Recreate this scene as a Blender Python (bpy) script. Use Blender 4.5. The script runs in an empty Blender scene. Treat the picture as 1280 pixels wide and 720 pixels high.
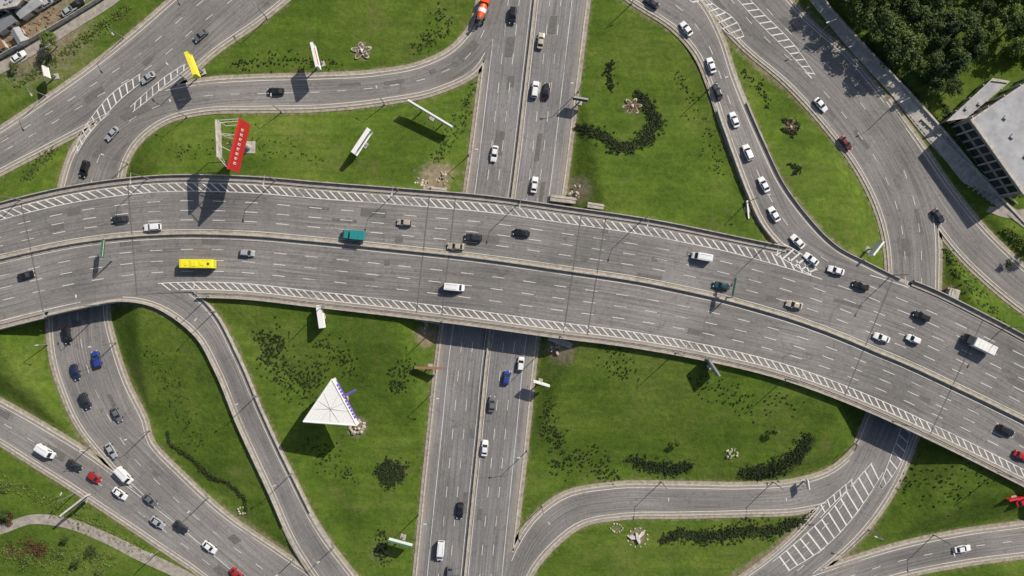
import bpy, bmesh, math, random
import numpy as np
from mathutils import Vector, Matrix
random.seed(7); rng=np.random.default_rng(7)
H=220.; S=0.225; ZB=6.0
sc=bpy.context.scene
def P(px,py,z=0.):
    k=S*(H-z)/H
    return ((px-640)*k,(360-py)*k,z)
# ------------------------------------------------------------------ materials
def newmat(name):
    m=bpy.data.materials.new(name); m.use_nodes=True
    nt=m.node_tree; b=nt.nodes["Principled BSDF"]
    return m,nt,b
def N(nt,t,**kw):
    n=nt.nodes.new(t)
    for k,v in kw.items():
        if k in n.inputs: n.inputs[k].default_value=v
        else: setattr(n,k,v)
    return n
def noise(nt,vec,scale,detail=4,rough=.6):
    n=N(nt,'ShaderNodeTexNoise'); n.inputs['Scale'].default_value=scale
    n.inputs['Detail'].default_value=detail; n.inputs['Roughness'].default_value=rough
    nt.links.new(vec,n.inputs['Vector']); return n.outputs['Fac']
def ramp(nt,fac,stops):
    r=nt.nodes.new('ShaderNodeValToRGB'); e=r.color_ramp.elements
    while len(e)<len(stops): e.new(.5)
    for i,(p,c) in enumerate(stops):
        e[i].position=p
        e[i].color=(c[0],c[1],c[2],1) if isinstance(c,(tuple,list)) else (c,c,c,1)
    nt.links.new(fac,r.inputs['Fac']); return r.outputs['Color']
def mix(nt,fac,a,b,mode='MIX'):
    n=nt.nodes.new('ShaderNodeMix'); n.data_type='RGBA'; n.blend_type=mode
    for v,i in ((fac,0),(a,6),(b,7)):
        if hasattr(v,'links'): nt.links.new(v,n.inputs[i])
        elif i==0: n.inputs[0].default_value=v
        else: n.inputs[i].default_value=(v[0],v[1],v[2],1)
    return n.outputs[2]
def geopos(nt): return nt.nodes.new('ShaderNodeNewGeometry').outputs['Position']
def simple(name,col,rough=.8,metal=0,var=.15,scale=2.,coat=0):
    m,nt,b=newmat(name); p=geopos(nt)
    f=noise(nt,p,scale)
    a=[c*(1-var) for c in col]; d=[min(1,c*(1+var)) for c in col]
    c=ramp(nt,f,[(.3,a),(.7,d)]); nt.links.new(c,b.inputs['Base Color'])
    b.inputs['Roughness'].default_value=rough; b.inputs['Metallic'].default_value=metal
    b.inputs['Coat Weight'].default_value=coat
    return m
def asphalt(name,k=1.,warm=(1.,.945,.90)):
    m,nt,b=newmat(name); p=geopos(nt)
    uv=N(nt,'ShaderNodeUVMap',uv_map='UVMap').outputs[0]
    def c(v): return [v*k*w for w in warm]
    mp=N(nt,'ShaderNodeMapping'); mp.inputs['Scale'].default_value=(.014,.62,1); nt.links.new(uv,mp.inputs[0])
    t=noise(nt,mp.outputs[0],1.,3,.6)
    base=ramp(nt,t,[(.28,c(.115)),(.5,c(.168)),(.72,c(.225))])
    mp2=N(nt,'ShaderNodeMapping'); mp2.inputs['Scale'].default_value=(.045,2.4,1); nt.links.new(uv,mp2.inputs[0])
    t2=noise(nt,mp2.outputs[0],1.,3,.7)
    base=mix(nt,.7,base,ramp(nt,t2,[(.32,c(.09)),(.68,c(.24))]))
    big=noise(nt,p,.035,4); base=mix(nt,.85,base,ramp(nt,big,[(.35,.72),(.65,1.22)]),'MULTIPLY')
    fine=noise(nt,p,1.4,6,.8); base=mix(nt,.8,base,ramp(nt,fine,[(.25,.68),(.75,1.3)]),'MULTIPLY')
    st=noise(nt,p,.28,6,.8); base=mix(nt,.85,base,ramp(nt,st,[(.54,1.),(.70,.58)]),'MULTIPLY')
    vo=N(nt,'ShaderNodeTexVoronoi',feature='DISTANCE_TO_EDGE'); vo.inputs['Scale'].default_value=.11
    dn=nt.nodes.new('ShaderNodeTexNoise'); dn.inputs['Scale'].default_value=.5; nt.links.new(p,dn.inputs['Vector'])
    add=N(nt,'ShaderNodeVectorMath',operation='MULTIPLY_ADD'); add.inputs[1].default_value=(5,5,0)
    nt.links.new(dn.outputs['Color'],add.inputs[0]); nt.links.new(p,add.inputs[2])
    nt.links.new(add.outputs[0],vo.inputs['Vector'])
    base=mix(nt,.5,base,ramp(nt,vo.outputs['Distance'],[(0,.6),(.02,1.)]),'MULTIPLY')
    e=N(nt,'ShaderNodeAttribute',attribute_name='edge').outputs['Fac']
    mm=N(nt,'ShaderNodeMapRange'); nt.links.new(e,mm.inputs[0]); mm.inputs[2].default_value=1.8; mm.inputs[3].default_value=.95; mm.inputs[4].default_value=0
    dm=N(nt,'ShaderNodeMath',operation='MULTIPLY'); nt.links.new(mm.outputs[0],dm.inputs[0])
    nt.links.new(ramp(nt,noise(nt,p,.6,4),[(.3,.4),(.7,1.)]),dm.inputs[1])
    base=mix(nt,dm.outputs[0],base,(.32,.275,.225))
    nt.links.new(base,b.inputs['Base Color']); b.inputs['Roughness'].default_value=.9
    b.inputs['Specular IOR Level'].default_value=.25
    return m
M={}
M['asphalt']=asphalt('asphalt',1.2)
M['asphalt_br']=asphalt('asphalt_bridge',1.16)
M['asphalt_ns']=asphalt('asphalt_avenue',1.26,(1.,.955,.93))
M['patch']=simple('asphalt_patch',(.125,.117,.11),.9,var=.25,scale=1.5)
M['conc']=simple('concrete',(.36,.33,.29),.9,var=.3,scale=.7)
M['wallc']=simple('wall_concrete',(.44,.40,.35),.9,var=.25,scale=.6)
M['kerb']=simple('kerb_stone',(.42,.385,.34),.9,var=.3,scale=1.3)
M['dust']=simple('dusty_verge',(.30,.26,.20),.95,var=.35,scale=.9)
M['path']=simple('path_paving',(.30,.265,.23),.95,var=.3,scale=.8)
M['steel']=simple('galvanised_steel',(.35,.35,.35),.5,.6)
M['dsteel']=simple('dark_steel',(.09,.09,.095),.6,.4)
M['white']=simple('white_paint',(.72,.71,.68),.5,var=.08)
M['offwhite']=simple('weathered_white',(.5,.47,.43),.7,var=.25,scale=.8)
M['facade']=simple('facade_render',(.20,.195,.19),.8,var=.2,scale=.5)
M['red']=simple('red_vinyl',(.55,.02,.025),.5,var=.12)
M['yellow']=simple('yellow_vinyl',(.75,.66,.05),.5)
M['green']=simple('green_sign',(.05,.15,.09),.6)
M['purple']=simple('purple_vinyl',(.16,.10,.42),.5)
M['brown']=simple('brown_board',(.25,.13,.07),.8)
M['glass']=simple('window_glass',(.02,.025,.03),.12,var=.2)
M['rubber']=simple('tyre_rubber',(.02,.02,.02),.9)
M['lampred']=simple('tail_lamp',(.4,.01,.01),.3)
M['lampw']=simple('head_lamp',(.7,.7,.68),.2)
M['rock']=simple('pale_rock',(.42,.37,.29),.9,var=.45,scale=1.2)
M['soil']=simple('bed_soil',(.13,.095,.06),.95,var=.5,scale=1.5)
M['roof']=simple('roof_membrane',(.33,.33,.34),.9,var=.2,scale=.35)
M['bark']=simple('bark',(.10,.075,.05),.95)
def paint_mat():
    m,nt,b=newmat('road_paint'); p=geopos(nt)
    f=noise(nt,p,2.2,5,.8); g=noise(nt,p,.12,2)
    ad=N(nt,'ShaderNodeMath',operation='ADD'); nt.links.new(f,ad.inputs[0]); nt.links.new(g,ad.inputs[1])
    c=ramp(nt,ad.outputs[0],[(.70,(.26,.245,.225)),(.98,(.66,.64,.60))]); nt.links.new(c,b.inputs['Base Color'])
    b.inputs['Roughness'].default_value=.8; return m
M['paint']=paint_mat()
def leafmat(name,a,bc,scale=.9):
    m,nt,b=newmat(name); p=geopos(nt)
    c=ramp(nt,noise(nt,p,scale,3,.7),[(.3,a),(.7,bc)])
    g=nt.nodes.new('ShaderNodeNewGeometry')
    c=mix(nt,.6,c,ramp(nt,g.outputs['Random Per Island'],[(0,.55),(1,1.45)]),'MULTIPLY')
    nt.links.new(c,b.inputs['Base Color']); b.inputs['Roughness'].default_value=.7
    b.inputs['Specular IOR Level'].default_value=.2
    return m
M['leaf']=leafmat('leaf_dark',(.035,.052,.016),(.085,.12,.03))
M['leaf2']=leafmat('leaf_fresh',(.07,.10,.02),(.15,.20,.045))
M['needle']=leafmat('needles',(.025,.05,.022),(.06,.10,.035))
M['shrub']=leafmat('shrub_leaf',(.018,.028,.010),(.045,.06,.02))
M['shrubred']=leafmat('shrub_russet',(.07,.035,.02),(.14,.07,.035))
def grassmat():
    m,nt,b=newmat('grass'); p=geopos(nt)
    c=ramp(nt,noise(nt,p,.035,5,.65),[(.32,(.060,.102,.014)),(.5,(.084,.138,.018)),(.68,(.118,.158,.030))])
    mp=N(nt,'ShaderNodeMapping'); mp.inputs['Rotation'].default_value=(0,0,.6); mp.inputs['Scale'].default_value=(.05,.45,1)
    nt.links.new(p,mp.inputs[0])
    c=mix(nt,.7,c,ramp(nt,noise(nt,mp.outputs[0],1.,5,.7),[(.3,(.66,.72,.74)),(.7,(1.28,1.2,1.2))]),'MULTIPLY')
    c=mix(nt,.9,c,ramp(nt,noise(nt,p,.8,7,.82),[(.28,(.5,.56,.55)),(.5,.98),(.75,(1.5,1.36,1.5))]),'MULTIPLY')
    c=mix(nt,.6,c,ramp(nt,noise(nt,p,.16,6,.75),[(.35,(.68,.74,.7)),(.65,(1.3,1.22,1.2))]),'MULTIPLY')
    br=ramp(nt,noise(nt,p,.11,7,.78),[(.55,0.),(.72,.6)])
    c=mix(nt,br,c,(.155,.13,.055))
    dk=ramp(nt,noise(nt,p,.06,8,.85),[(.58,0.),(.69,.5)])
    c=mix(nt,dk,c,(.042,.060,.016))
    d=N(nt,'ShaderNodeAttribute',attribute_name='dirt').outputs['Fac']
    nn=noise(nt,p,.7,6,.75)
    s=N(nt,'ShaderNodeMath',operation='ADD'); nt.links.new(d,s.inputs[0]); nt.links.new(nn,s.inputs[1])
    dm=ramp(nt,s.outputs[0],[(.70,0.),(1.,1.)])
    dc=ramp(nt,noise(nt,p,.5,5,.8),[(.3,(.13,.10,.06)),(.7,(.32,.27,.19))])
    c=mix(nt,dm,c,dc)
    dd=N(nt,'ShaderNodeAttribute',attribute_name='bedsoil').outputs['Fac']
    s2=N(nt,'ShaderNodeMath',operation='ADD'); nt.links.new(dd,s2.inputs[0]); nt.links.new(noise(nt,p,1.2,5,.8),s2.inputs[1])
    c=mix(nt,ramp(nt,s2.outputs[0],[(.85,0.),(1.1,.75)]),c,(.035,.038,.018))
    nt.links.new(c,b.inputs['Base Color']); b.inputs['Roughness'].default_value=.95
    b.inputs['Specular IOR Level'].default_value=.1
    bp=N(nt,'ShaderNodeBump'); bp.inputs['Strength'].default_value=.8; bp.inputs['Distance'].default_value=.4
    nt.links.new(noise(nt,p,.8,7,.8),bp.inputs['Height']); nt.links.new(bp.outputs[0],b.inputs['Normal'])
    return m
M['grass']=grassmat()
# ------------------------------------------------------------------ mesh builder
class MB:
    def __init__(s): s.v=[];s.f=[];s.m=[];s.mats=[];s.uv=None
    def mi(s,mat):
        mt=M[mat] if isinstance(mat,str) else mat
        if mt not in s.mats: s.mats.append(mt)
        return s.mats.index(mt)
    def face(s,pts,mat,up=False):
        if up:
            a,b,c=[Vector(p) for p in pts[:3]]
            if (b-a).cross(c-a).z<0: pts=pts[::-1]
        i=len(s.v); s.v+= [tuple(p) for p in pts]; s.f.append(tuple(range(i,i+len(pts)))); s.m.append(s.mi(mat))
    def loft(s,rings,mat,caps=True):
        n=len(rings[0]); i0=len(s.v)
        for r in rings: s.v+=[tuple(p) for p in r]
        k=s.mi(mat)
        for a in range(len(rings)-1):
            for j in range(n):
                b=(j+1)%n
                s.f.append((i0+a*n+j,i0+a*n+b,i0+(a+1)*n+b,i0+(a+1)*n+j)); s.m.append(k)
        if caps:
            s.f.append(tuple(i0+j for j in range(n))[::-1]); s.m.append(k)
            s.f.append(tuple(i0+(len(rings)-1)*n+j for j in range(n))); s.m.append(k)
    def box(s,c,d,mat,rot=0.,bev=0.):
        cx,cy,cz=c; hx,hy,hz=d[0]/2,d[1]/2,d[2]/2; cr,sr=math.cos(rot),math.sin(rot)
        def ring(z,q):
            pts=[]
            for x,y in ((-hx+q,-hy+q),(hx-q,-hy+q),(hx-q,hy-q),(-hx+q,hy-q)):
                pts.append((cx+x*cr-y*sr,cy+x*sr+y*cr,z))
            return pts
        if bev: s.loft([ring(cz-hz,0),ring(cz+hz-bev,0),ring(cz+hz,bev)],mat)
        else: s.loft([ring(cz-hz,0),ring(cz+hz,0)],mat)
    def tube(s,a,b,ra,rb,mat,n=6):
        a=Vector(a);b=Vector(b);d=(b-a).normalized()
        u=d.orthogonal().normalized(); w=d.cross(u)
        rr=[]
        for p,r in ((a,ra),(b,rb)):
            rr.append([p+u*r*math.cos(2*math.pi*j/n)+w*r*math.sin(2*math.pi*j/n) for j in range(n)])
        s.loft(rr,mat)
    def mesh(s,name):
        me=bpy.data.meshes.new(name); me.from_pydata([tuple(v) for v in s.v],[],s.f)
        for m in s.mats: me.materials.append(m)
        me.polygons.foreach_set('material_index',s.m); me.update(); return me
    def obj(s,name,loc=(0,0,0),rot=0):
        me=s.mesh(name); return place(me,name,loc,rot)
def place(me,name,loc,rot=0,scale=1):
    o=bpy.data.objects.new(name,me); sc.collection.objects.link(o)
    o.location=loc; o.rotation_euler=(0,0,rot); o.scale=(scale,)*3 if not isinstance(scale,tuple) else scale
    return o
# ------------------------------------------------------------------ roads
def hermite(t,Y,T):
    m=np.gradient(Y,t,axis=0); i=np.clip(np.searchsorted(t,T,side='right')-1,0,len(t)-2)
    h=(t[i+1]-t[i])[:,None]; u=((T-t[i])[:,None])/h
    return (2*u**3-3*u**2+1)*Y[i]+(u**3-2*u**2+u)*h*m[i]+(-2*u**3+3*u**2)*Y[i+1]+(u**3-u**2)*h*m[i+1]
class Road:
    def __init__(s,st,step=1.5):
        st=[tuple(q)+(0,) if len(q)==4 else tuple(q) for q in st]
        st=[tuple(q)+(q[4],) if len(q)==5 else q for q in st]
        st=np.array(st,float); mid=(st[:,0:2]+st[:,2:4])/2
        t=np.r_[0,np.cumsum(np.linalg.norm(np.diff(mid,axis=0),axis=1))]
        n=max(3,int(t[-1]*S/step)+1); T=np.linspace(0,t[-1],n)
        V=hermite(t,st[:,:4],T); z=[]
        for c in (4,5):
            zz=np.interp(T,t,st[:,c]); w=9
            zp=np.pad(zz,w,mode='edge'); z.append(np.convolve(zp,np.ones(2*w+1)/(2*w+1),'valid'))
        def W(x,y,z): k=S*(H-z)/H; return np.stack([(x-640)*k,(360-y)*k,z],1)
        s.L=W(V[:,0],V[:,1],z[0]); s.R=W(V[:,2],V[:,3],z[1]); s.C=(s.L+s.R)/2
        s.s=np.r_[0,np.cumsum(np.linalg.norm(np.diff(s.C,axis=0),axis=1))]; s.n=n; s.len=s.s[-1]
        s.w=np.linalg.norm(s.R-s.L,axis=1); s.poly=np.vstack([s.L[:,:2],s.R[::-1,:2]])
        s.T=np.gradient(s.C,s.s,axis=0); s.bb=(s.poly.min(0),s.poly.max(0))
    def at(s,d,off=None,frac=None,fromR=False,dz=0.):
        g=lambda A:np.array([np.interp(d,s.s,A[:,k]) for k in range(3)])
        L,R=g(s.L),g(s.R); w=np.linalg.norm(R-L)
        if frac is not None: p=L+(R-L)*frac
        elif fromR: p=R+(L-R)/w*off
        else: p=L+(R-L)/w*off
        return (p[0],p[1],p[2]+dz)
    def width(s,d): return float(np.interp(d,s.s,s.w))
    def near(s,x,y):
        i=int(np.argmin((s.C[:,0]-x)**2+(s.C[:,1]-y)**2)); return i
def inside(rd,p,marg=0):
    x,y=p[0],p[1]
    if x<rd.bb[0][0] or y<rd.bb[0][1] or x>rd.bb[1][0] or y>rd.bb[1][1]: return False
    a=rd.poly; b=np.roll(a,-1,0)
    c=((a[:,1]>y)!=(b[:,1]>y))
    with np.errstate(divide='ignore',invalid='ignore'):
        xi=(b[:,0]-a[:,0])*(y-a[:,1])/(b[:,1]-a[:,1])+a[:,0]
    if np.sum(c&(x<xi))%2==0: return False
    z=rd.C[rd.near(x,y),2]
    return abs(z-p[2])<1.2
med=[(-160,366),(-80,345),(0,324),(100,303),(200,293.5),(300,294),(400,302),(500,312),(600,323),(700,337),(800,352),(900,373),(1000,402),(1100,442),(1200,487),(1280,526),(1380,578),(1470,628)]
uo=[(-160,60),(0,61),(200,67),(400,67),(600,72),(800,72),(900,73),(950,74),(1000,81),(1060,91),(1100,93),(1200,91),(1280,87),(1470,85)]
lo=[(-160,79),(0,78),(140,76),(240,71),(400,75),(600,78),(700,78),(850,75),(1000,69),(1100,66),(1280,67),(1470,67)]
md=np.array(med,float); tt=np.gradient(md,axis=0); tt/=np.linalg.norm(tt,axis=1)[:,None]
nrm=np.stack([tt[:,1],-tt[:,0]],1)
U=np.interp(md[:,0],*np.array(uo).T); D=np.interp(md[:,0],*np.array(lo).T)
br=[(m[0]+n[0]*u,m[1]+n[1]*u,m[0]-n[0]*d,m[1]-n[1]*d,ZB) for m,n,u,d in zip(md,nrm,U,D)]
mf=U/(U+D)
R={}
R['bridge']=Road(br)
R['ns']=Road([(633,-150,751,-150),(626,-90,744,-90),(615,0,733,0),(600,120,718,120),(583,245,702,245),(568,330,688,330),(554,410,672,410),(537,560,655,560),(521,720,637,720),(512,810,628,810)])
R['roada']=Road([(420,-170,470,-95),(350,-112,400,-38),(280,-55,328,22),(218,-2,268,64),(163,46,216,108),(100,95,136,144),(50,130,82,172),(0,163,22,203),(-80,207,-60,246),(-160,245,-140,284)])
R['ul']=Road([(608,-60,640,-60),(602,-10,638,-10),(597,14,628,20),(589,36,612,60),(570,58,597,86),(530,80,548,112),(470,92,480,126),(400,96,405,134),(320,98,322,136),(250,103,256,138),(186,116,207,150),(132,142,172,176),(95,183,155,205),(80,222,148,237),(72,270,142,280),(66,330,137,340),(62,400,133,395),(66,445,141,430),(80,492,157,478),(104,540,180,525),(140,583,188,553),(185,628,222,590),(240,675,285,647),(290,718,345,688),(350,765,405,730),(420,820,470,780)])
R['lldiag']=Road([(-160,420,-185,458),(-80,462,-105,500),(0,503,-20,540),(60,537,40,577),(110,568,88,607),(160,605,138,640),(225,655,200,682),(285,705,260,724),(345,757,318,782),(400,810,375,830)])
R['ramp2']=Road([(60,392,70,362,6),(100,383,110,352,6),(155,374,170,345,6),(203,385,230,360,5.9),(245,416,266,392,5.4),(272,462,296,448,4.8),(300,530,326,518,3.6),(338,612,364,598,2.2),(370,682,400,666,1.1),(396,722,428,704,.4),(440,775,470,755,0),(490,830,515,805,0)])
R['ramp1']=Road([(690,-75,735,-115,0),(735,-40,785,-78,0),(797,5,845,-25,0),(843,35,880,8,0),(870,65,900,46,.15),(889,108,917,97,.9),(903,150,935,142,1.8),(919,195,955,187,3.0),(936,240,976,230,4.2),(957,284,1005,270,5.3),(1005,330,1043,309,5.95),(1062,360,1085,332,6),(1120,385,1135,357,6)])
R['r2']=Road([(800,-100,900,-140),(850,-35,935,-75),(888,12,968,-22),(930,58,1010,26),(985,105,1060,70),(1035,160,1106,125),(1072,210,1143,180),(1095,255,1163,235),(1108,300,1172,295),(1112,350,1172,355),(1110,420,1170,430),(1100,480,1160,500),(1082,532,1143,550),(1058,585,1118,608),(1020,640,1080,663),(965,695,1020,717),(890,745,945,770),(800,790,850,820)])
R['r3']=Road([(1085,150,1110,125),(1125,205,1152,183),(1160,265,1190,238),(1195,312,1225,282),(1240,356,1268,325),(1290,395,1315,365),(1370,440,1390,408),(1450,475,1470,440)])
R['lr']=Road([(1088,520,1125,545),(1072,558,1105,590),(1040,588,1060,622),(995,603,1005,637),(930,608,932,641),(850,607,850,643),(765,608,775,645),(705,620,725,655),(668,648,692,680),(645,682,668,708),(628,724,655,737),(618,780,648,790)])
R['br']=Road([(1460,630,1465,672),(1360,645,1365,685),(1280,656,1284,693),(1200,667,1206,703),(1120,684,1130,718),(1060,702,1075,735),(985,728,1003,765),(900,765,915,800)])
layer={k:.006*i for i,k in enumerate(['ns','lldiag','ul','roada','lr','r3','br','r2','ramp2','ramp1','bridge'])}
def road_mesh(key,mat):
    r=R[key]; dz=layer[key]; others=[R[k] for k in R if k!=key]
    n=r.n
    verts=[];uv=[];edge=[];faces=[]
    clipL=[any(inside(o,r.at(r.s[i],off=.05)) for o in others) for i in range(n)]
    clipR=[any(inside(o,r.at(r.s[i],off=.05,fromR=True)) for o in others) for i in range(n)]
    for i in range(n):
        w=r.w[i]; offs=[0,.7,1.8,w/2,w-1.8,w-.7,w]
        for j,o in enumerate(offs):
            p=r.L[i]+(r.R[i]-r.L[i])/w*o; verts.append((p[0],p[1],p[2]+dz)); uv.append((r.s[i],o+layer[key]*900))
            e=min(o if not clipL[i] else 9,(w-o) if not clipR[i] else 9); edge.append(e)
    for i in range(n-1):
        for j in range(6):
            a=i*7+j; faces.append((a,a+1,a+8,a+7))
    A=Vector(verts[faces[0][0]]);B=Vector(verts[faces[0][1]]);C=Vector(verts[faces[0][2]])
    if (B-A).cross(C-A).z<0: faces=[f[::-1] for f in faces]
    me=bpy.data.meshes.new('road'); me.from_pydata(verts,[],faces); me.materials.append(M[mat])
    ul=me.uv_layers.new(name='UVMap')
    li=np.empty(len(me.loops),int); me.loops.foreach_get('vertex_index',li)
    ul.data.foreach_set('uv',np.array(uv)[li].ravel())
    at=me.attributes.new('edge','FLOAT','POINT'); at.data.foreach_set('value',edge)
    name='bridge_roadway' if key=='bridge' else ('avenue_road' if key=='ns' else 'ramp_road')
    o=bpy.data.objects.new(name,me); sc.collection.objects.link(o)
    r.clip=(clipL,clipR)
for k in R: road_mesh(k,'asphalt_br' if k=='bridge' else 'asphalt_ns' if k=='ns' else 'asphalt')
def strip(mb,r,side,o0,o1,z0,z1,mat,cond=None,d0=0,d1=1e9):
    fr=side=='R'; ids=[i for i in range(0,r.n) if d0<=r.s[i]<=d1]; prev=None
    for i in ids:
        ok=cond is None or cond(i)
        if not ok: prev=None; continue
        a=r.at(r.s[i],off=-o0,fromR=fr); b=r.at(r.s[i],off=-o1,fromR=fr)
        ring=[(a[0],a[1],a[2]+z0),(b[0],b[1],b[2]+z0),(b[0],b[1],b[2]+z1),(a[0],a[1],a[2]+z1)]
        if prev:
            mb.face([prev[3],prev[2],ring[2],ring[3]],mat,up=True)
            mb.face([prev[0],prev[3],ring[3],ring[0]],mat); mb.face([prev[1],prev[2],ring[2],ring[1]],mat)
        prev=ring
kb=MB(); dv=MB(); par=MB(); rail=MB()
for k,r in R.items():
    for sd,cl in (('L',r.clip[0]),('R',r.clip[1])):
        lowc=lambda i:(not cl[i]) and r.C[i,2]<3
        hic=lambda i:(not cl[i]) and r.C[i,2]>=.8
        if k!='bridge':
            strip(kb,r,sd,.0,.4,-.3,.13,'kerb',lambda i:not cl[i])
            strip(dv,r,sd,.4,1.3,-.3,-.05,'dust',lowc)
            if k.startswith('ramp'):
                strip(par,r,sd,.402,.95,-1.,.05,'conc',hic)
                strip(par,r,sd,.55,.75,.05,.75,'conc',lambda i:(not cl[i]) and r.C[i,2]>=1.5)
kb.obj('kerb'); dv.obj('verge')
b=R['bridge']
def notr(sd):
    return lambda i: not any(inside(R[q],b.at(b.s[i],off=.3,fromR=(sd=='R'))) or inside(R[q],b.at(b.s[i],off=-.6,fromR=(sd=='R'))) for q in ('ramp1','ramp2'))
for sd in 'LR':
    c=notr(sd)
    strip(par,b,sd,0,.3,-.9,.35,'conc',c)
    strip(par,b,sd,.302,1.35,-.9,.16,'path',c)
    strip(par,b,sd,1.352,1.6,-1.1,1.0,'conc',c)
    strip(rail,b,sd,.1,.16,.75,.85,'steel',c)
for i in range(b.n-1):
    q=[]
    for j in (i,i+1):
        q.append(b.at(b.s[j],off=-1.2,dz=-1.1)); q.append(b.at(b.s[j],off=-1.2,fromR=True,dz=-1.1))
    par.face([q[0],q[1],q[3],q[2]],'conc')
def fr_at(d):
    x=np.interp(d,b.s,b.C[:,0]); return float(np.interp(x,[ (q[0]-640)*S*(H-ZB)/H for q in md],mf))
def along(mb,r,ff,h0,h1,w,mat,step=3.,d0=0,d1=1e9):
    prev=None; d=d0
    while d<min(d1,r.len):
        p=Vector(r.at(d,frac=ff(d))); e=Vector(r.at(d,frac=ff(d)+.01)); u=(e-p).normalized()
        pr=[p-u*w/2+Vector((0,0,h0)),p-u*w/5+Vector((0,0,h1)),p+u*w/5+Vector((0,0,h1)),p+u*w/2+Vector((0,0,h0))]
        if prev:
            for a in range(3): mb.face([prev[a],prev[a+1],pr[a+1],pr[a]],mat,up=True)
        prev=pr; d+=step
medm=MB()
along(medm,b,fr_at,.02,.9,.75,'conc')
def nsf(d): return float(np.interp(np.interp(d,R['ns'].s,R['ns'].C[:,1]),[-85,-12,25,85],[.515,.50,.475,.45]))
along(medm,R['ns'],nsf,.02,.7,.6,'conc')
medm.obj('median_barrier')
dm=MB()
along(dm,b,fr_at,.075,.085,1.8,'dust'); along(dm,R['ns'],nsf,.075,.085,1.3,'dust'); dm.obj('median_dust')
par.obj('bridge_parapet'); rail.obj('guardrail')
pier=MB()
for (x,y) in [(650,270),(642,310),(634,350),(626,385),(588,262),(573,395),(700,285),(680,400)]:
    X=P(x,y,0); pier.tube((X[0],X[1],-.3),(X[0],X[1],ZB-1.1),.6,.6,'conc',10)
pier.obj('bridge_pier')
# ------------------------------------------------------------------ terrain
def axis(c,st):
    a=list(np.arange(-c,c+.01,st)); g=st; x=c; e=[]
    while x<3500: g*=1.45; x+=g; e.append(x)
    return np.array([-q for q in e[::-1]]+a+e)
gx=axis(165,1.1); gy=axis(100,1.1)
X,Y=np.meshgrid(gx,gy); XY=np.stack([X.ravel(),Y.ravel()],1)
wallout=[(985,-45),(1012,-25),(1073,48),(1127,106),(1174,160),(1226,222),(1296,298),(1366,372),(1470,470)]
wp=np.array([P(*q,1.)[:2] for q in wallout])
wd=np.vstack([np.linspace(wp[i],wp[i+1],20) for i in range(len(wp)-1)]); wt=np.gradient(wd,axis=0); wn=np.stack([-wt[:,1],wt[:,0]],1); wn/=np.linalg.norm(wn,axis=1)[:,None]
def terrain(XY):
    h=np.full(len(XY),-.14); dmin=np.full(len(XY),99.); cap=np.full(len(XY),99.)
    for a in range(0,len(XY),6000):
        q=XY[a:a+6000]
        i=np.argmin(((q[:,None,:]-wd[None])**2).sum(2),1); sd=((q-wd[i])*wn[i]).sum(1)
        h[a:a+6000]=np.maximum(h[a:a+6000],np.where(q[:,1]>-30,np.clip(sd/1.+.2,0,1)*.9-.14,-.14))
    for k,r in R.items():
        C=r.C; hw=r.w/2
        for a in range(0,len(XY),6000):
            q=XY[a:a+6000]; d2=((q[:,None,:]-C[None,:,:2])**2).sum(2); i=np.argmin(d2,1)
            d=np.sqrt(d2[np.arange(len(q)),i])-hw[i]; z=C[i,2]
            dmin[a:a+6000]=np.minimum(dmin[a:a+6000],np.where(d<-2,5,np.maximum(d,0)))
            up=z-.45-.17*np.maximum(d-1.5,0)
            h[a:a+6000]=np.maximum(h[a:a+6000],np.where(z>.4,up,-.14))
            cap[a:a+6000]=np.minimum(cap[a:a+6000],z-.2+ (.55*np.maximum(d-1.8,0)))
    return np.minimum(h,cap),dmin
hh,dmin=terrain(XY)
core=(np.abs(XY[:,0])<160)&(np.abs(XY[:,1])<98)
und=.25*np.sin(XY[:,0]*.11+2)*np.sin(XY[:,1]*.13)+.12*np.sin(XY[:,0]*.31)*np.cos(XY[:,1]*.27)
hh=hh+np.where(core,np.clip((dmin-3)/6,0,1)*(und+.3),0)*.8
HG=hh.reshape(X.shape)
def gz(x,y):
    i=np.clip(np.searchsorted(gx,x)-1,0,len(gx)-2); j=np.clip(np.searchsorted(gy,y)-1,0,len(gy)-2)
    u=(x-gx[i])/(gx[i+1]-gx[i]); v=(y-gy[j])/(gy[j+1]-gy[j])
    return float((HG[j,i]*(1-u)+HG[j,i+1]*u)*(1-v)+(HG[j+1,i]*(1-u)+HG[j+1,i+1]*u)*v)
def G(px,py):
    z=0
    for _ in range(3):
        x,y,_z=P(px,py,z); z=gz(x,y)
    return (x,y,z)
dirt=.45*np.exp(-np.maximum(dmin-1,0)/1.1)
spots=[(545,225,22,.55),(722,238,20,.5),(535,418,18,.55),(700,435,22,.5),(560,215,14,.4),(415,205,20,.15),(1280,300,60,.1),(40,30,80,.55),(20,60,50,.4),(452,64,12,.5),(788,134,14,.35),(447,533,14,.6),(797,670,12,.5),(110,240,30,.2),(1040,40,60,.15),(1150,70,90,.15),(490,590,16,.2),(925,600,30,.15),(1185,365,14,.4),(1235,190,30,.1),(772,662,8,.3),(360,460,40,.16),(740,600,40,.14),(100,700,60,.14),(560,20,40,.14),(475,690,20,.3),(988,159,11,.5),(850,590,50,.1),(330,70,40,.12),(560,150,35,.14),(750,60,25,.12)]
for px,py,rr,am in spots:
    c=P(px,py,0); d=np.hypot(XY[:,0]-c[0],XY[:,1]-c[1])/(rr*S); dirt=np.maximum(dirt,am*np.exp(-d**2)*1.2)
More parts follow.
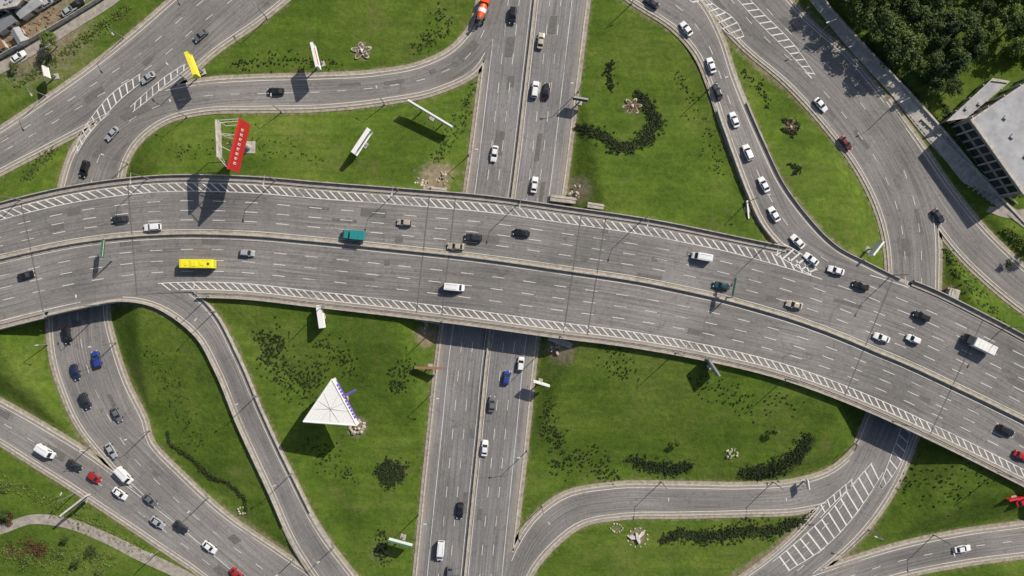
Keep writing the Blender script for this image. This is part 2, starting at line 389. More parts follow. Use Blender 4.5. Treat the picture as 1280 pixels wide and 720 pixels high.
BEDS=[([(762,187),(790,184),(810,172),(820,152),(808,128),(796,118)],15,720,'shrub',.22,.55,.6),
([(720,160),(738,163),(756,172),(772,182)],11,300,'shrub',.22,.5,0),
([(925,592),(955,590),(982,578),(1002,562),(1010,546)],17,680,'shrub',.22,.55,.9),
([(785,574),(812,582),(840,588),(862,582)],14,380,'shrub',.22,.5,.7),
([(473,592),(485,580),(501,590),(486,602),(476,592)],16,420,'shrub',.22,.5,0),
([(209,540),(213,556),(238,572),(262,596),(285,604),(305,622),(308,640)],4,330,'shrub',.2,.4,0),
([(828,676),(850,666),(875,672),(905,668),(940,662),(970,664),(985,656),(1014,650)],16,900,'shrub',.22,.55,.6),
([(978,150),(996,156),(990,168),(978,162)],6,220,'shrub',.2,.4,0)]
bs=np.zeros(len(XY))
for path,wid,n,*_ in BEDS:
    p=np.array([P(*q,0)[:2] for q in path]); dd=np.vstack([np.linspace(p[i],p[i+1],12) for i in range(len(p)-1)])
    sub=np.where((XY[:,0]>dd[:,0].min()-8)&(XY[:,0]<dd[:,0].max()+8)&(XY[:,1]>dd[:,1].min()-8)&(XY[:,1]<dd[:,1].max()+8))[0]
    d=np.sqrt(((XY[sub][:,None]-dd[None])**2).sum(2)).min(1); bs[sub]=np.maximum(bs[sub],.6*np.exp(-(d/(wid*S*.5))**2))
nx,ny=len(gx),len(gy)
idx=np.arange(nx*ny).reshape(ny,nx)
F=np.stack([idx[:-1,:-1],idx[:-1,1:],idx[1:,1:],idx[1:,:-1]],-1).reshape(-1,4)
me=bpy.data.meshes.new('ground'); me.from_pydata(np.c_[XY,hh].tolist(),[],F.tolist()); me.materials.append(M['grass'])
me.attributes.new('dirt','FLOAT','POINT').data.foreach_set('value',dirt)
me.attributes.new('bedsoil','FLOAT','POINT').data.foreach_set('value',bs)
me.polygons.foreach_set('use_smooth',[True]*len(me.polygons))
place(me,'ground',(0,0,0))
# ------------------------------------------------------------------ markings
mk=MB(); ZM=.085
def mline(r,f,w=.15,dash=None,d0=0,d1=None,clipkeys=None,z=ZM):
    d1=min(d1 or r.len,r.len); d=d0; others=[R[k] for k in clipkeys] if clipkeys else []
    while d<d1-.1:
        e=min(d+(dash[0] if dash else 3.),d1)
        a=Vector(f(d)); c=Vector(f(e)); m=(a+c)/2
        if not any(inside(o,m) for o in others):
            t=(c-a); n=Vector((-t.y,t.x,0)).normalized()*w/2; u=Vector((0,0,z))
            mk.face([a-n+u,c-n+u,c+n+u,a+n+u],'paint',up=True)
        d=e+(dash[1] if dash else 0)
def hatch(fa,fb,d0,d1,sp=2.2,skew=2.4,w=.5,z=ZM):
    d=d0
    while d<d1:
        a0=Vector(fa(d));a1=Vector(fa(d+w)); c0=Vector(fb(d+skew)); c1=Vector(fb(d+skew+w)); u=Vector((0,0,z+.02))
        if (a0-c0).length>.25: mk.face([a0+u,a1+u,c1+u,c0+u],'paint',up=True)
        d+=sp
k6=S*(H-ZB)/H
def bo(px,sgn):
    def f(d):
        p=Vector(b.at(d,frac=fr_at(d))); q=Vector(b.at(d,off=0) if sgn>0 else b.at(d,off=0,fromR=True))
        o=px(d) if callable(px) else px
        return p+(q-p).normalized()*o*k6
    return f
def Uo(d): return fr_at(d)*b.width(d)/k6
def Lo(d): return (1-fr_at(d))*b.width(d)/k6
def dx(px): return float(np.interp((px-640)*k6,b.C[:,0],b.s))
mline(b,bo(5.5,1)); mline(b,bo(5.5,-1))
for k in (1,2,3):
    mline(b,bo(lambda d,k=k:5.5+k*min((Uo(d)-19)/4,13.4),1),.16,(3.4,5.2))
    mline(b,bo(lambda d,k=k:5.5+k*(Lo(d)-18)/4,-1),.16,(3.4,5.2))
for k in (4,5): mline(b,bo(lambda d,k=k:5.5+k*13.4,1),.16,(3.4,5.2),d0=dx(1030 if k==4 else 1060))
iu=bo(lambda d:5.5+4*min((Uo(d)-19)/4,13.4),1); ou=bo(lambda d:Uo(d)-3,1)
mline(b,iu,.2,d1=dx(1010)); mline(b,ou,.2,d1=dx(955)); mline(b,ou,.2,d0=dx(1060))
ou2=bo(lambda d:min(Uo(d)-3,72),1)
hatch(iu,ou2,dx(-140),dx(1005),2.25,-2.6,.5)
il=bo(lambda d:Lo(d)-12.5,-1); ol=bo(lambda d:Lo(d)-3,-1)
mline(b,il,.2,d0=dx(195)); mline(b,ol,.2,d0=dx(225)); mline(b,ol,.2,d1=dx(90))
hatch(il,ol,dx(198),b.len-4,2.25,2.6,.5)
r=R['ns']; lw=3.1
for sg in (-1,1):
    def nf(o,sg=sg):
        def f(d):
            p=Vector(r.at(d,frac=nsf(d))); q=Vector(r.at(d,frac=1. if sg>0 else 0.)); return p+(q-p).normalized()*o
        return f
    mline(r,nf(1.0)); mline(r,nf(1.2+3*lw),.15,clipkeys=['ul','lr'])
    for k in (1,2): mline(r,nf(1.2+k*lw),.15,(3.,5.2))
def edges(key,offL=.7,offR=.7,d0=0,d1=None,lanes=(),clip=None):
    r=R[key]; clip=[k for k in R if k!=key] if clip is None else clip; z=ZM+layer[key]*.2
    if offL is not None: mline(r,lambda d:r.at(d,off=offL),.17,d0=d0,d1=d1,clipkeys=clip,z=z)
    if offR is not None: mline(r,lambda d:r.at(d,off=offR,fromR=True),.17,d0=d0,d1=d1,clipkeys=clip,z=z)
    for l in lanes: mline(r,lambda d:r.at(d,frac=l),.15,(2.5,5.),d0=d0,d1=d1,clipkeys=[c for c in clip if c!=key],z=z)
edges('roada',lanes=(.3,.55)); edges('ul',lanes=(.5,)); edges('lldiag',lanes=(.5,),clip=[]); edges('ramp2',lanes=()); edges('ramp1',lanes=(.5,),clip=['bridge'])
edges('r2',lanes=(.33,.66)); edges('r3'); edges('lr'); edges('br',lanes=(.5,))
def zone(st,sp=2.2,skew=2.,w=.5):
    z=Road(st,step=1.)
    hatch(lambda d:z.at(d,frac=0),lambda d:z.at(d,frac=1.),0.3,z.len-abs(skew)-.2,sp,skew,w)
    mline(z,lambda d:z.at(d,frac=0),.18,z=ZM+.012); mline(z,lambda d:z.at(d,frac=1.),.18,z=ZM+.012)
zone([(232,80,236,84),(205,97,210,104),(180,118,184,126),(163,134,166,140)],2.2,1.2,.4)
zone([(176,92,182,99),(140,117,149,126),(118,142,127,150),(103,164,111,168),(92,190,96,192)],2.2,1.5,.45)
zone([(855,-5,872,-12),(880,14,892,6),(905,38,920,26),(925,52,930,46)],2.2,1.2,.45)
zone([(905,-20,913,-25),(945,25,955,18),(985,65,994,58),(1015,98,1019,94)],2.4,1.5,.4)
zone([(968,318,978,304,6),(990,330,1000,316,6),(1015,345,1022,338,6)],2.0,1.,.45)
zone([(1090,578,1104,590),(1065,606,1084,622),(1034,642,1055,660),(1004,670,1028,686),(966,702,985,714)],2.6,2.,.45)
zone([(1128,530,1140,533),(1118,558,1132,562),(1108,585,1119,590),(1098,610,1102,612)],2.6,1.6,.4)
zone([(1066,598,1070,602),(1042,618,1047,624),(1015,640,1025,647)],2.2,1.,.4)
mk.obj('road_markings')
pt=MB()
for key,n in (('bridge',40),('ns',30),('ul',14),('r2',10),('lldiag',8),('roada',8)):
    r=R[key]; used=[]
    for _ in range(n):
        d=random.uniform(5,r.len-12); w=r.width(d); o=random.uniform(1.5,w-5); L=random.uniform(1.5,8); ww=random.uniform(.7,2.4)
        if any(abs(d-a)<9 and abs(o-c)<2.8 for a,c in used): continue
        q=[r.at(d,off=o),r.at(d+L,off=o),r.at(d+L,off=o+ww),r.at(d,off=o+ww)]
        if abs(q[0][2]-q[1][2])>.02 or any(inside(R[k],q[0]) or inside(R[k],q[2]) for k in R if k!=key): continue
        used.append((d,o)); pt.face([(a[0],a[1],a[2]+.072) for a in q],'patch',up=True)
pt.obj('asphalt_patch')
ej=MB()
for x in (528,560,715,745,40,165,1085,1195):
    d=dx(x)
    q=[b.at(d,off=.2),b.at(d+.3,off=.2),b.at(d+.3,off=.2,fromR=True),b.at(d,off=.2,fromR=True)]
    ej.face([(a[0],a[1],a[2]+.118) for a in q],'patch',up=True)
ej.obj('expansion_joint')
# ------------------------------------------------------------------ paths
def pathribbon(st,name,mat='path',lift=.12):
    r=Road(st,step=1.2); mb=MB(); prev=None
    for i in range(r.n):
        a=list(r.L[i]); c=list(r.R[i]); a[2]=gz(a[0],a[1])+lift; c[2]=gz(c[0],c[1])+lift; a[2]=c[2]=max(a[2],c[2])
        cur=(a,c)
        if prev:
            mb.face([prev[0],prev[1],c,a],mat,up=True)
            for q,w in ((prev[0],a),(prev[1],c)): mb.face([q,w,(w[0],w[1],w[2]-.5),(q[0],q[1],q[2]-.5)],mat)
        prev=cur
    mb.obj(name)
pathribbon([(-60,660,-60,672),(0,655,0,668),(40,643,40,655),(80,646,78,659),(130,664,125,676),(180,688,172,700),(235,715,226,726),(300,760,290,768)],'footpath')
pathribbon([(1110,105,1118,97,2),(1135,138,1144,130,2),(1190,203,1199,195,2),(1240,250,1248,241,2),(1310,305,1318,296,2)],'footpath')
pathribbon([(1236,264,1240,257,2),(1262,272,1264,262,2),(1300,268,1300,258,2)],'footpath')
pathribbon([(-30,92,-24,106),(30,62,38,72),(90,26,96,36),(150,-14,156,-4),(200,-60,206,-50)],'service_road')
wl=MB(); wr=Road([(985,-30,997,-42,.1,.7),(1003,-10,1013,-19,.1,.7),(1063,62,1073,52,.1,.7),(1114,118,1126,107,.1,.7),(1160,172,1175,161,.1,.7),(1210,236,1227,223,.1,.7),(1278,312,1297,299,.1,.7),(1350,385,1367,373,.1,.7),(1440,470,1452,455,.1,.7)])
for i in range(wr.n-1):
    L0,L1,R0,R1=wr.L[i],wr.L[i+1],wr.R[i],wr.R[i+1]
    wl.face([L0,L1,R1,R0],'wallc',up=True)
    e=(L1-L0); e=e/np.linalg.norm(e)*.3; up=np.array([0,0,.2])
    wl.face([L0+up,L0+e+up,R0+e+up,R0+up],'kerb',up=True)
    wl.face([L0,L0+up,R0+up,R0],'wallc'); wl.face([L0+e,L0+e+up,R0+e+up,R0+e],'wallc')
    n=(R0-L0)/np.linalg.norm(R0-L0)*.5; n[2]=0; t=np.array([0,0,.7])
    wl.face([R0+t,R1+t,R1+n+t,R0+n+t],'wallc',up=True); wl.face([R0,R1,R1+t,R0+t],'wallc'); wl.face([R0+n,R1+n,R1+n+t,R0+n+t],'wallc')
    wl.face([L0,L1,L1-np.array([0,0,.6]),L0-np.array([0,0,.6])],'wallc')
wl.obj('retaining_wall')
# ------------------------------------------------------------------ vehicles
def ringx(x,hw,z0,zt,sh=.12):
    pts=[(hw*.9,z0),(hw,z0+.12),(hw,zt-sh),(hw*.93,zt-.04),(hw*.75,zt)]
    return [(x,-y,z) for y,z in pts]+[(x,y,z) for y,z in pts[::-1]]
def wheel(mb,x,y,r=.32,w=.22):
    mb.tube((x,y-w/2,r),(x,y+w/2,r),r,r,'rubber',10)
def rrect(x0,x1,hw,z,c=.12):
    return [(x0,-hw+c,z),(x0+c,-hw,z),(x1-c,-hw,z),(x1,-hw+c,z),(x1,hw-c,z),(x1-c,hw,z),(x0+c,hw,z),(x0,hw-c,z)]
def carmesh(kind,paint):
    mb=MB()
    if kind=='sedan':
        S_=[(-2.28,.62,.38,.78),(-2.18,.78,.26,.92),(-1.75,.87,.2,.97),(-.5,.9,.2,.95),(.95,.9,.2,.93),(1.6,.87,.2,.86),(2.1,.78,.25,.76),(2.28,.6,.36,.64)]
        gh=(-1.82,1.0,.79,.92,-1.1,.22,.61,1.42)
    elif kind=='hatch':
        S_=[(-1.98,.66,.4,.85),(-1.9,.8,.26,.95),(-1.5,.86,.2,.98),(0,.88,.2,.96),(1.0,.87,.2,.93),(1.5,.84,.2,.88),(1.88,.75,.25,.78),(2.02,.6,.36,.66)]
        gh=(-1.88,1.05,.78,.93,-1.5,.25,.62,1.5)
    else:
        S_=[(-2.33,.75,.45,.95),(-2.25,.88,.35,1.08),(-1.8,.94,.3,1.1),(0,.95,.3,1.08),(1.1,.95,.3,1.06),(1.75,.92,.3,1.0),(2.2,.84,.35,.9),(2.35,.68,.45,.75)]
        gh=(-2.2,1.15,.84,1.05,-1.9,.4,.68,1.72)
    mb.loft([ringx(*q) for q in S_],paint)
    x0,x1,hb,zb,t0,t1,ht,zt=gh
    mb.loft([rrect(x0,x1,hb,zb),rrect(t0-.04,t1+.04,ht+.02,zt-.05)],'glass')
    mb.loft([rrect(t0-.05,t1+.05,ht+.035,zt-.05),rrect(t0,t1,ht,zt),rrect(t0+.15,t1-.15,ht-.12,zt+.03)],paint)
    for sy in (-1,1):
        for (xa,xb_) in ((x0+.06,t0),(x1-.06,t1),((x0+x1)/2-.1,(t0+t1)/2)):
            mb.tube((xa,sy*(hb-.02),zb),(xb_,sy*(ht+.03),zt-.03),.045,.045,paint,5)
        L0=S_[0][0]; L1=S_[-1][0]
        mb.box((L1-.12,sy*S_[-2][1]*.78,S_[-2][3]-.09),(.3,.28,.12),'lampw'); mb.box((L0+.1,sy*S_[1][1]*.8,S_[1][3]-.12),(.22,.26,.14),'lampred')
        mb.box((x1-.35,sy*(S_[3][1]+.09),zb+.08),(.14,.2,.13),paint)
        for wx in (-1.35,1.4) if kind!='hatch' else (-1.2,1.25): wheel(mb,wx,sy*(S_[3][1]-.1),.32 if kind!='suv' else .37)
    return mb.mesh('car_body')
def vanmesh(paint):
    mb=MB(); S_=[(-2.75,.86,.4,2.15),(-2.68,.95,.3,2.28),(-1,.99,.3,2.32),(1.0,.98,.3,2.3),(1.35,.96,.3,2.2),(2.05,.94,.3,1.32),(2.6,.86,.32,1.08),(2.78,.7,.4,.85)]
    mb.loft([ringx(*q,sh=.2) for q in S_],paint)
    mb.face([(1.42,-.72,2.16),(1.42,.72,2.16),(2.02,.8,1.42),(2.02,-.8,1.42)],'glass',up=True)
    for sy in (-1,1):
        mb.face([(1.3,sy*.985,1.9),(.6,sy*.993,1.95),(.6,sy*.993,1.35),(1.75,sy*.975,1.35)],'glass')
        for wx in (-1.7,1.8): wheel(mb,wx,sy*.88,.35)
        mb.box((2.65,sy*.62,.95),(.25,.25,.14),'lampw'); mb.box((1.55,sy*1.1,1.4),(.12,.22,.25),'rubber')
        mb.tube((-2.3,sy*.6,2.34),(.7,sy*.6,2.36),.03,.03,'steel',5)
    mb.box((-2.72,0,1.6),(.12,1.2,.7),'glass')
    return mb.mesh('van_body')
def trucksh(Lb,cab,boxm,name='truck_body'):
    mb=MB(); L=Lb+2.3; x1=L/2; w=2.4
    mb.loft([[(x,y*w/2*k,z) for y,z in ((-1,.6),(1,.6),(1,zt-.2),(.9,zt),(-.9,zt),(-1,zt-.2))] for x,k,zt in ((x1-1.95,1,2.45),(x1-.6,1,2.4),(x1-.1,.95,1.5),(x1,.9,1.2))],cab)
    mb.face([(x1-.56,-1.0,2.42),(x1-.56,1.0,2.42),(x1-.12,1.0,1.62),(x1-.12,-1.0,1.62)],'glass',up=True)
    for sy in (-1,1): mb.face([(x1-1.5,sy*1.205,2.1),(x1-.75,sy*1.205,2.1),(x1-.5,sy*1.205,1.5),(x1-1.5,sy*1.205,1.5)],'glass')
    mb.box((-x1+Lb/2,0,2.0),(Lb,2.5,2.3),boxm,bev=.06)
    k=0
    while k*1.1+.5<Lb: mb.box((-x1+.5+k*1.1,0,3.16),(.07,2.3,.05),boxm); k+=1
    mb.box((0,0,.7),(L-.6,.9,.3),'dsteel')
    for wx in (x1-1.3,-x1+1.2,-x1+2.3):
        for sy in (-1,1): wheel(mb,wx,sy*1.05,.48,.3)
    return mb.mesh(name)
def busmesh(p):
    mb=MB(); L=9.2; w=1.2
    mb.loft([[(x,y*w*k,z) for y,z in ((-1,.4),(1,.4),(1.0,zt-.25),(.88,zt),(-.88,zt),(-1.,zt-.25))] for x,k,zt in ((-L/2,.93,2.85),(-L/2+.2,1,3),(L/2-.4,1,3),(L/2-.08,.96,2.7),(L/2,.93,1.6))],p)
    mb.face([(L/2-.28,-1.0,2.9),(L/2-.28,1.0,2.9),(L/2+.01,1.0,1.6),(L/2+.01,-1.0,1.6)],'glass',up=True)
    for sy in (-1,1):
        for k in range(6): mb.box((-L/2+1.0+k*1.3,sy*1.2,2.1),(1.1,.03,.9),'glass')
        for wx in (-2.7,3.): wheel(mb,wx,sy*1.08,.48,.3)
    for x,l in ((-2.6,.9),(1.6,.9)): mb.box((x,0,3.04),(l,.9,.12),p,bev=.03)
    mb.box((-.5,0,3.05),(1.6,1.3,.16),p,bev=.04); mb.box((3.3,0,3.02),(.6,.6,.08),'dsteel')
    for k in range(7): mb.box((-4.1+k*1.2,0,3.01),(.04,2.0,.04),'brown')
    return mb.mesh('bus_body')
def mixermesh(p):
    mb=MB(); x1=4.1
    mb.loft([[(x,y*1.22*k,z) for y,z in ((-1,.6),(1,.6),(1,zt-.2),(.9,zt),(-.9,zt),(-1,zt-.2))] for x,k,zt in ((x1-1.9,1,2.75),(x1-.4,1,2.75),(x1,.94,1.5))],p)
    mb.face([(x1-.36,-1.0,2.7),(x1-.36,1.0,2.7),(x1-.03,1.0,1.65),(x1-.03,-1.0,1.65)],'glass',up=True)
    mb.box((-.6,0,.85),(7,.95,.35),'dsteel')
    rings=[]
    for x,z,rd in ((1.9,1.9,.55),(1.5,2.05,.95),(.3,2.25,1.2),(-.8,2.45,1.15),(-2.1,2.8,.8),(-2.9,3.05,.5)):
        rings.append([(x,rd*math.cos(a*math.pi/6),z+rd*math.sin(a*math.pi/6)) for a in range(12)])
    mb.loft(rings[:3],p); mb.loft(rings[2:4],'white'); mb.loft(rings[3:],p)
    mb.loft([[(-3.3,-.5,3.9),(-3.3,.5,3.9),(-2.7,.5,3.9),(-2.7,-.5,3.9)],[(-3.2,-.2,3.1),(-3.2,.2,3.1),(-2.9,.2,3.1),(-2.9,-.2,3.1)]],'dsteel')
    mb.tube((-3.0,0,2.6),(-4.0,0,1.6),.22,.16,'dsteel'); mb.box((-2.9,.8,1.8),(.15,.15,2.0),'dsteel'); mb.box((-2.9,-.8,1.8),(.15,.15,2.0),'dsteel')
    for wx in (x1-1.2,-1.6,-2.9):
        for sy in (-1,1): wheel(mb,wx,sy*1.05,.5,.32)
    return mb.mesh('mixer_body')
paints={}
def pm(c,metal=.25):
    if c not in paints:
        cols={'white':(.72,.72,.72),'silver':(.42,.43,.44),'grey':(.16,.165,.17),'black':(.015,.015,.017),'dark':(.035,.037,.045),'blue':(.03,.06,.30),'navy':(.02,.035,.10),'red':(.45,.02,.02),'maroon':(.12,.015,.02),'beige':(.48,.42,.33),'teal':(.02,.22,.22),'tealdark':(.02,.07,.08),'yellow':(.80,.72,.02),'orange':(.75,.10,.02)}
        paints[c]=simple('paint_'+c,cols[c],.35,metal if c not in('white','yellow','orange','teal') else 0,var=.05,scale=.5,coat=.6)
    return paints[c]
cache={}
def vehicle(kind,col,px,py,road,sgn,rot=0):
    key=(kind,col)
    if key not in cache:
        p=pm(col)
        cache[key]=carmesh(kind,p) if kind in('sedan','hatch','suv') else vanmesh(p) if kind=='van' else busmesh(p) if kind=='bus' else mixermesh(p) if kind=='mixer' else trucksh(3.9,p,p) if kind=='truck_s' else trucksh(6.2,pm('dark'),M['white'])
    nm={'van':'van','bus':'bus','mixer':'concrete_mixer_truck','truck_s':'box_truck','truck':'box_truck'}.get(kind,'car')
    if road is None:
        x,y,z=G(px,py); z+=.12; ang=math.radians(rot)
    else:
        r=R[road]; x,y,_=P(px,py,r.C[r.near(*P(px,py,0)[:2]),2]+.7); i=r.near(x,y); z=r.C[i,2]+.06
        t=r.T[i]; ang=math.atan2(t[1],t[0])+(math.pi if sgn<0 else 0)+math.radians(rot+random.uniform(-1.5,1.5))
    o=place(cache[key],nm,(x,y,z),ang)
    if road and road.startswith('ramp'):
        pitch=-math.atan2(t[2],math.hypot(t[0],t[1]))*sgn; o.rotation_euler=(0,pitch,ang)
    return o
V=[('mixer','orange',603,15,'ul',-1),('suv','black',641,19,'ns',1),('sedan','beige',676,51,'ns',-1),('suv','white',669,112,'ns',-1),('sedan','black',683,114,'ns',-1),('sedan','white',618,192,'ns',1),('sedan','white',668,231,'ns',-1),
('hatch','white',651,455,'ns',-1),('hatch','blue',633,472,'ns',-1),('sedan','grey',615,505,'ns',-1),('sedan','white',606,560,'ns',-1),('sedan','black',575,638,'ns',1),('van','white',551,688,'ns',1),('sedan','grey',562,718,'ns',1),
('sedan','dark',150,274,'bridge',-1),('suv','white',191,284,'bridge',-1),('truck_s','teal',443,294,'bridge',-1),('hatch','beige',506,278,'bridge',-1),('suv','dark',592,297,'bridge',-1),('sedan','beige',570,308,'bridge',-1),('sedan','black',652,291,'bridge',-1),('van','white',877,321,'bridge',-1),('sedan','tealdark',902,357,'bridge',-1),('sedan','beige',993,381,'bridge',-1),
('sedan','white',968,268,'ramp1',-1),('sedan','white',997,302,'ramp1',-1),('sedan','white',1014,324,'ramp1',-1),('sedan','white',1045,338,'bridge',-1),('sedan','black',1076,357,'bridge',-1),('suv','black',1152,395,'bridge',-1),('truck','white',1221,430,'bridge',-1),('hatch','white',1142,424,'bridge',-1),('sedan','white',1102,422,'bridge',-1),
('sedan','black',33,344,'bridge',1),('bus','yellow',249,330,'bridge',1),('hatch','silver',309,316,'bridge',1),('van','white',568,359,'bridge',1),('suv','black',1257,538,'bridge',1),('sedan','red',1277,570,'bridge',1),
('sedan','grey',251,44,'roada',1),('sedan','silver',185,97,'roada',1),('sedan','black',345,114,'ul',1),('sedan','silver',140,167,'ul',1),('suv','black',106,211,'ul',1),
('sedan','white',858,36,'ramp1',-1),('sedan','white',889,82,'ramp1',-1),('sedan','dark',897,115,'ramp1',-1),('sedan','white',918,150,'ramp1',-1),('suv','white',935,191,'ramp1',-1),('sedan','white',955,231,'ramp1',-1),('sedan','white',1026,131,'r2',1),('sedan','maroon',1057,179,'r2',1),('sedan','dark',1173,270,'r3',1),('sedan','dark',815,3,'ramp1',-1),
('suv','black',84,419,'ul',1),('suv','blue',121,449,'ul',-1),('sedan','navy',94,465,'ul',1),('suv','dark',107,501,'ul',1),('sedan','grey',146,518,'ul',1),('sedan','silver',139,563,'ul',1),('van','white',156,594,'ul',1),('van','white',58,564,'lldiag',1),('sedan','dark',93,582,'lldiag',1),('hatch','red',118,597,'lldiag',1),('sedan','white',150,617,'lldiag',1),('sedan','grey',188,625,'ul',1),('sedan','silver',197,653,'lldiag',1),('sedan','dark',226,659,'ul',1),('sedan','white',262,684,'lldiag',1),('sedan','red',296,718,'lldiag',1),
('sedan','white',1203,686,'br',-1)]
for v in V: vehicle(*v)
for px,py,c in ((62,4,'silver'),(76,-4,'grey'),(98,6,'black'),(88,14,'silver'),(25,72,'white')): vehicle('sedan',c,px,py,None,1,35)
vehicle('sedan','red',1277,626,None,1,20)
# ------------------------------------------------------------------ street lamps
def lamp(x,y,z,h,dirs,arm=2.2):
    mb=MB(); mb.tube((0,0,-.3),(0,0,h),.16,.09,'steel',6); mb.box((0,0,.2),(.4,.4,.5),'conc')
    for a in dirs:
        c,s=math.cos(a),math.sin(a)
        mb.tube((0,0,h-.1),(c*arm,s*arm,h+.45),.06,.05,'steel',5); mb.box((c*(arm+.35),s*(arm+.35),h+.47),(.9,.36,.14),'offwhite',rot=a,bev=.04)
    mb.obj('street_lamp',(x,y,z))
def lamps(key,side,sp,start,h=9.,off=1.0):
    r=R[key]; d=start
    while d<r.len-5:
        p=r.at(d,off=-off,fromR=(side=='R')); c=r.at(d,frac=.5); d+=sp
        if abs(p[0])>165 or abs(p[1])>100: continue
        if any(inside(o,p) for o in R.values()): continue
        z=p[2] if p[2]>1 else gz(p[0],p[1])
        if key!='bridge' and p[2]<1 and any(abs(p[0]-b.C[q,0])<3 and abs(p[1]-b.C[q,1])<20 for q in range(0,b.n,2)): continue
        lamp(p[0],p[1],z,h,[math.atan2(c[1]-p[1],c[0]-p[0])])
lamps('bridge','L',33,12,10,1.0); lamps('bridge','R',33,28,10,1.0)
lamps('ns','L',34,10); lamps('ns','R',34,26); lamps('ul','R',28,30); lamps('r2','R',30,20); lamps('lldiag','R',30,12); lamps('lr','L',32,40); lamps('ramp2','R',24,45); lamps('roada','L',28,20); lamps('ramp1','L',34,30); lamps('br','L',36,30); lamps('ul','L',30,195); lamps('roada','R',30,10)
# ------------------------------------------------------------------ billboards
def board(a,c,ztop,hp,cf,cb='offwhite',name='billboard',th=.5,stripe=None):
    z=ztop; A=Vector(P(a[0],a[1],z)); B=Vector(P(c[0],c[1],z)); C=(A+B)/2; L=(B-A).length; ang=math.atan2(B.y-A.y,B.x-A.x)
    g=gz(C.x,C.y); mb=MB(); z0=z-g
    mb.box((0,0,z0-hp/2),(L,th*.5,hp),cf)
    mb.box((0,0,z0+.04),(L+.12,th,.09),cb,bev=.02); mb.box((0,0,z0-hp-.06),(L+.12,th,.12),cb)
    for s in (-1,1): mb.box((s*(L/2+.03),0,z0-hp/2),(.1,th*.9,hp-.1),cb)
    if stripe:
        for s in (-1,1): mb.box((0,s*(th*.25+.02),z0-hp*.5),(L*.7,.03,hp*.3),stripe)
    n=1 if L<9 else 2
    for k in range(n):
        x=0 if n==1 else (-L/4 if k==0 else L/4)
        mb.tube((x,0,-.4),(x,0,z0-hp),.28 if n==1 else .2,.2,'steel',8)
    mb.box((0,0,.1),(1.6,1.6,.4),'conc',bev=.05)
    nn=max(2,int(L/2.5))
    for k in range(nn):
        x=-L/2+ (k+.5)*L/nn
        for s in (-1,1): mb.tube((x,0,z0-hp-.1),(x,s*1.1,z0-hp-.2),.04,.04,'dsteel',4); mb.box((x,s*1.1,z0-hp-.16),(.25,.2,.1),'dsteel')
    return mb.obj(name,(C.x,C.y,g),ang)
board((510,125),(565,158),8.,2.2,'offwhite','white')
board((441,191),(461,161),10,3.2,'white','white',th=1.2,stripe='dsteel')
board((232,65),(243,93),9,3.2,'yellow','yellow','banner_sign',th=1.)
board((389,53),(396,83),9,3.4,'white','white','banner_sign',th=.8,stripe='red')
board((397,382),(401,410),9,3.4,'white','white','banner_sign',th=1.)
board((887,450),(900,470),10.5,4,'steel','steel',stripe='white')
board((667,477),(687,483),6,2.5,'white','white')
board((934,251),(936,273),5,2.,'white','white','traffic_sign',th=.4)
board((1092,319),(1105,302),9.5,3.2,'white','white')
board((485,676),(515,684),6,2.4,'white','green')
board((518,460),(552,461),5,2.,'brown','brown')
board((717,121),(735,124),5,2.4,'dsteel','steel')
board((75,645),(106,621),7,2.6,'dsteel','offwhite')
board((53,82),(56,95),6,2.4,'white','white')
board((1010,600),(1012,612),4,1.5,'white','white','traffic_sign',th=.3)
board((1262,626),(1282,622),6,2.4,'red','red')
def bigred():
    zt=22.; hp=7.5
    A=P(300,148,zt);B=P(285,211,zt);C=P(270,150,zt);D=P(272,196,zt); bx,by,_=P(318,188,0); g=gz(bx,by)
    mb=MB()
    def panel(a,c,h,m,th=.35):
        a=Vector(a);c=Vector(c);m_=(a+c)/2; L=(c-a).length; ang=math.atan2(c.y-a.y,c.x-a.x)
        mb.box((m_.x,m_.y,zt-h/2),(L,th,h),m,rot=ang)
        mb.box((m_.x,m_.y,zt+.06),(L+.2,th+.25,.14),'offwhite' if m!='red' else 'red',rot=ang)
        u=Vector((math.cos(ang),math.sin(ang),0)); n=Vector((-u.y,u.x,0))
        return m_,u,n,L,ang
    m_,u,n,L,ang=panel(A,B,hp,'red')
    sg=1 if n.x>0 else -1
    for k in range(8):
        q=m_+u*(-L*.33+k*L*.095)+n*sg*.2
        mb.box((q.x,q.y,zt-3.0),(.22,.06,1.7),'white',rot=ang)
        q2=q+u*.4; mb.box((q2.x,q2.y,zt-3.0),(.2,.06,1.7 if k%2 else .9),'white',rot=ang)
        q3=q+u*.2; mb.box((q3.x,q3.y,zt-2.3),(.5,.07,.28),'white',rot=ang)
    m2,u2,n2,L2,a2=panel(C,D,3.,'offwhite',.2)
    for t in (0,.33,.66,1.):
        p=Vector(A).lerp(Vector(B),t); q=Vector(C).lerp(Vector(D),t)
        for z in (zt-.4,zt-3.,zt-7.): mb.tube((p.x,p.y,z),(q.x,q.y,z),.1,.1,'offwhite',4)
        mb.tube((q.x,q.y,zt),(q.x,q.y,zt-7),.12,.12,'offwhite',4)
    mb.tube((bx,by,g-.4),(bx,by,14.6),.75,.6,'offwhite',12); mb.tube((bx,by,14.4),(m_.x,m_.y,14.6),.5,.4,'offwhite',8)
    mb.tube((m_.x,m_.y,14.5),(m2.x,m2.y,15),.3,.3,'steel',6); mb.box((bx,by,g+.2),(3.4,3.4,.6),'conc',bev=.1)
    mb.obj('billboard')
bigred()
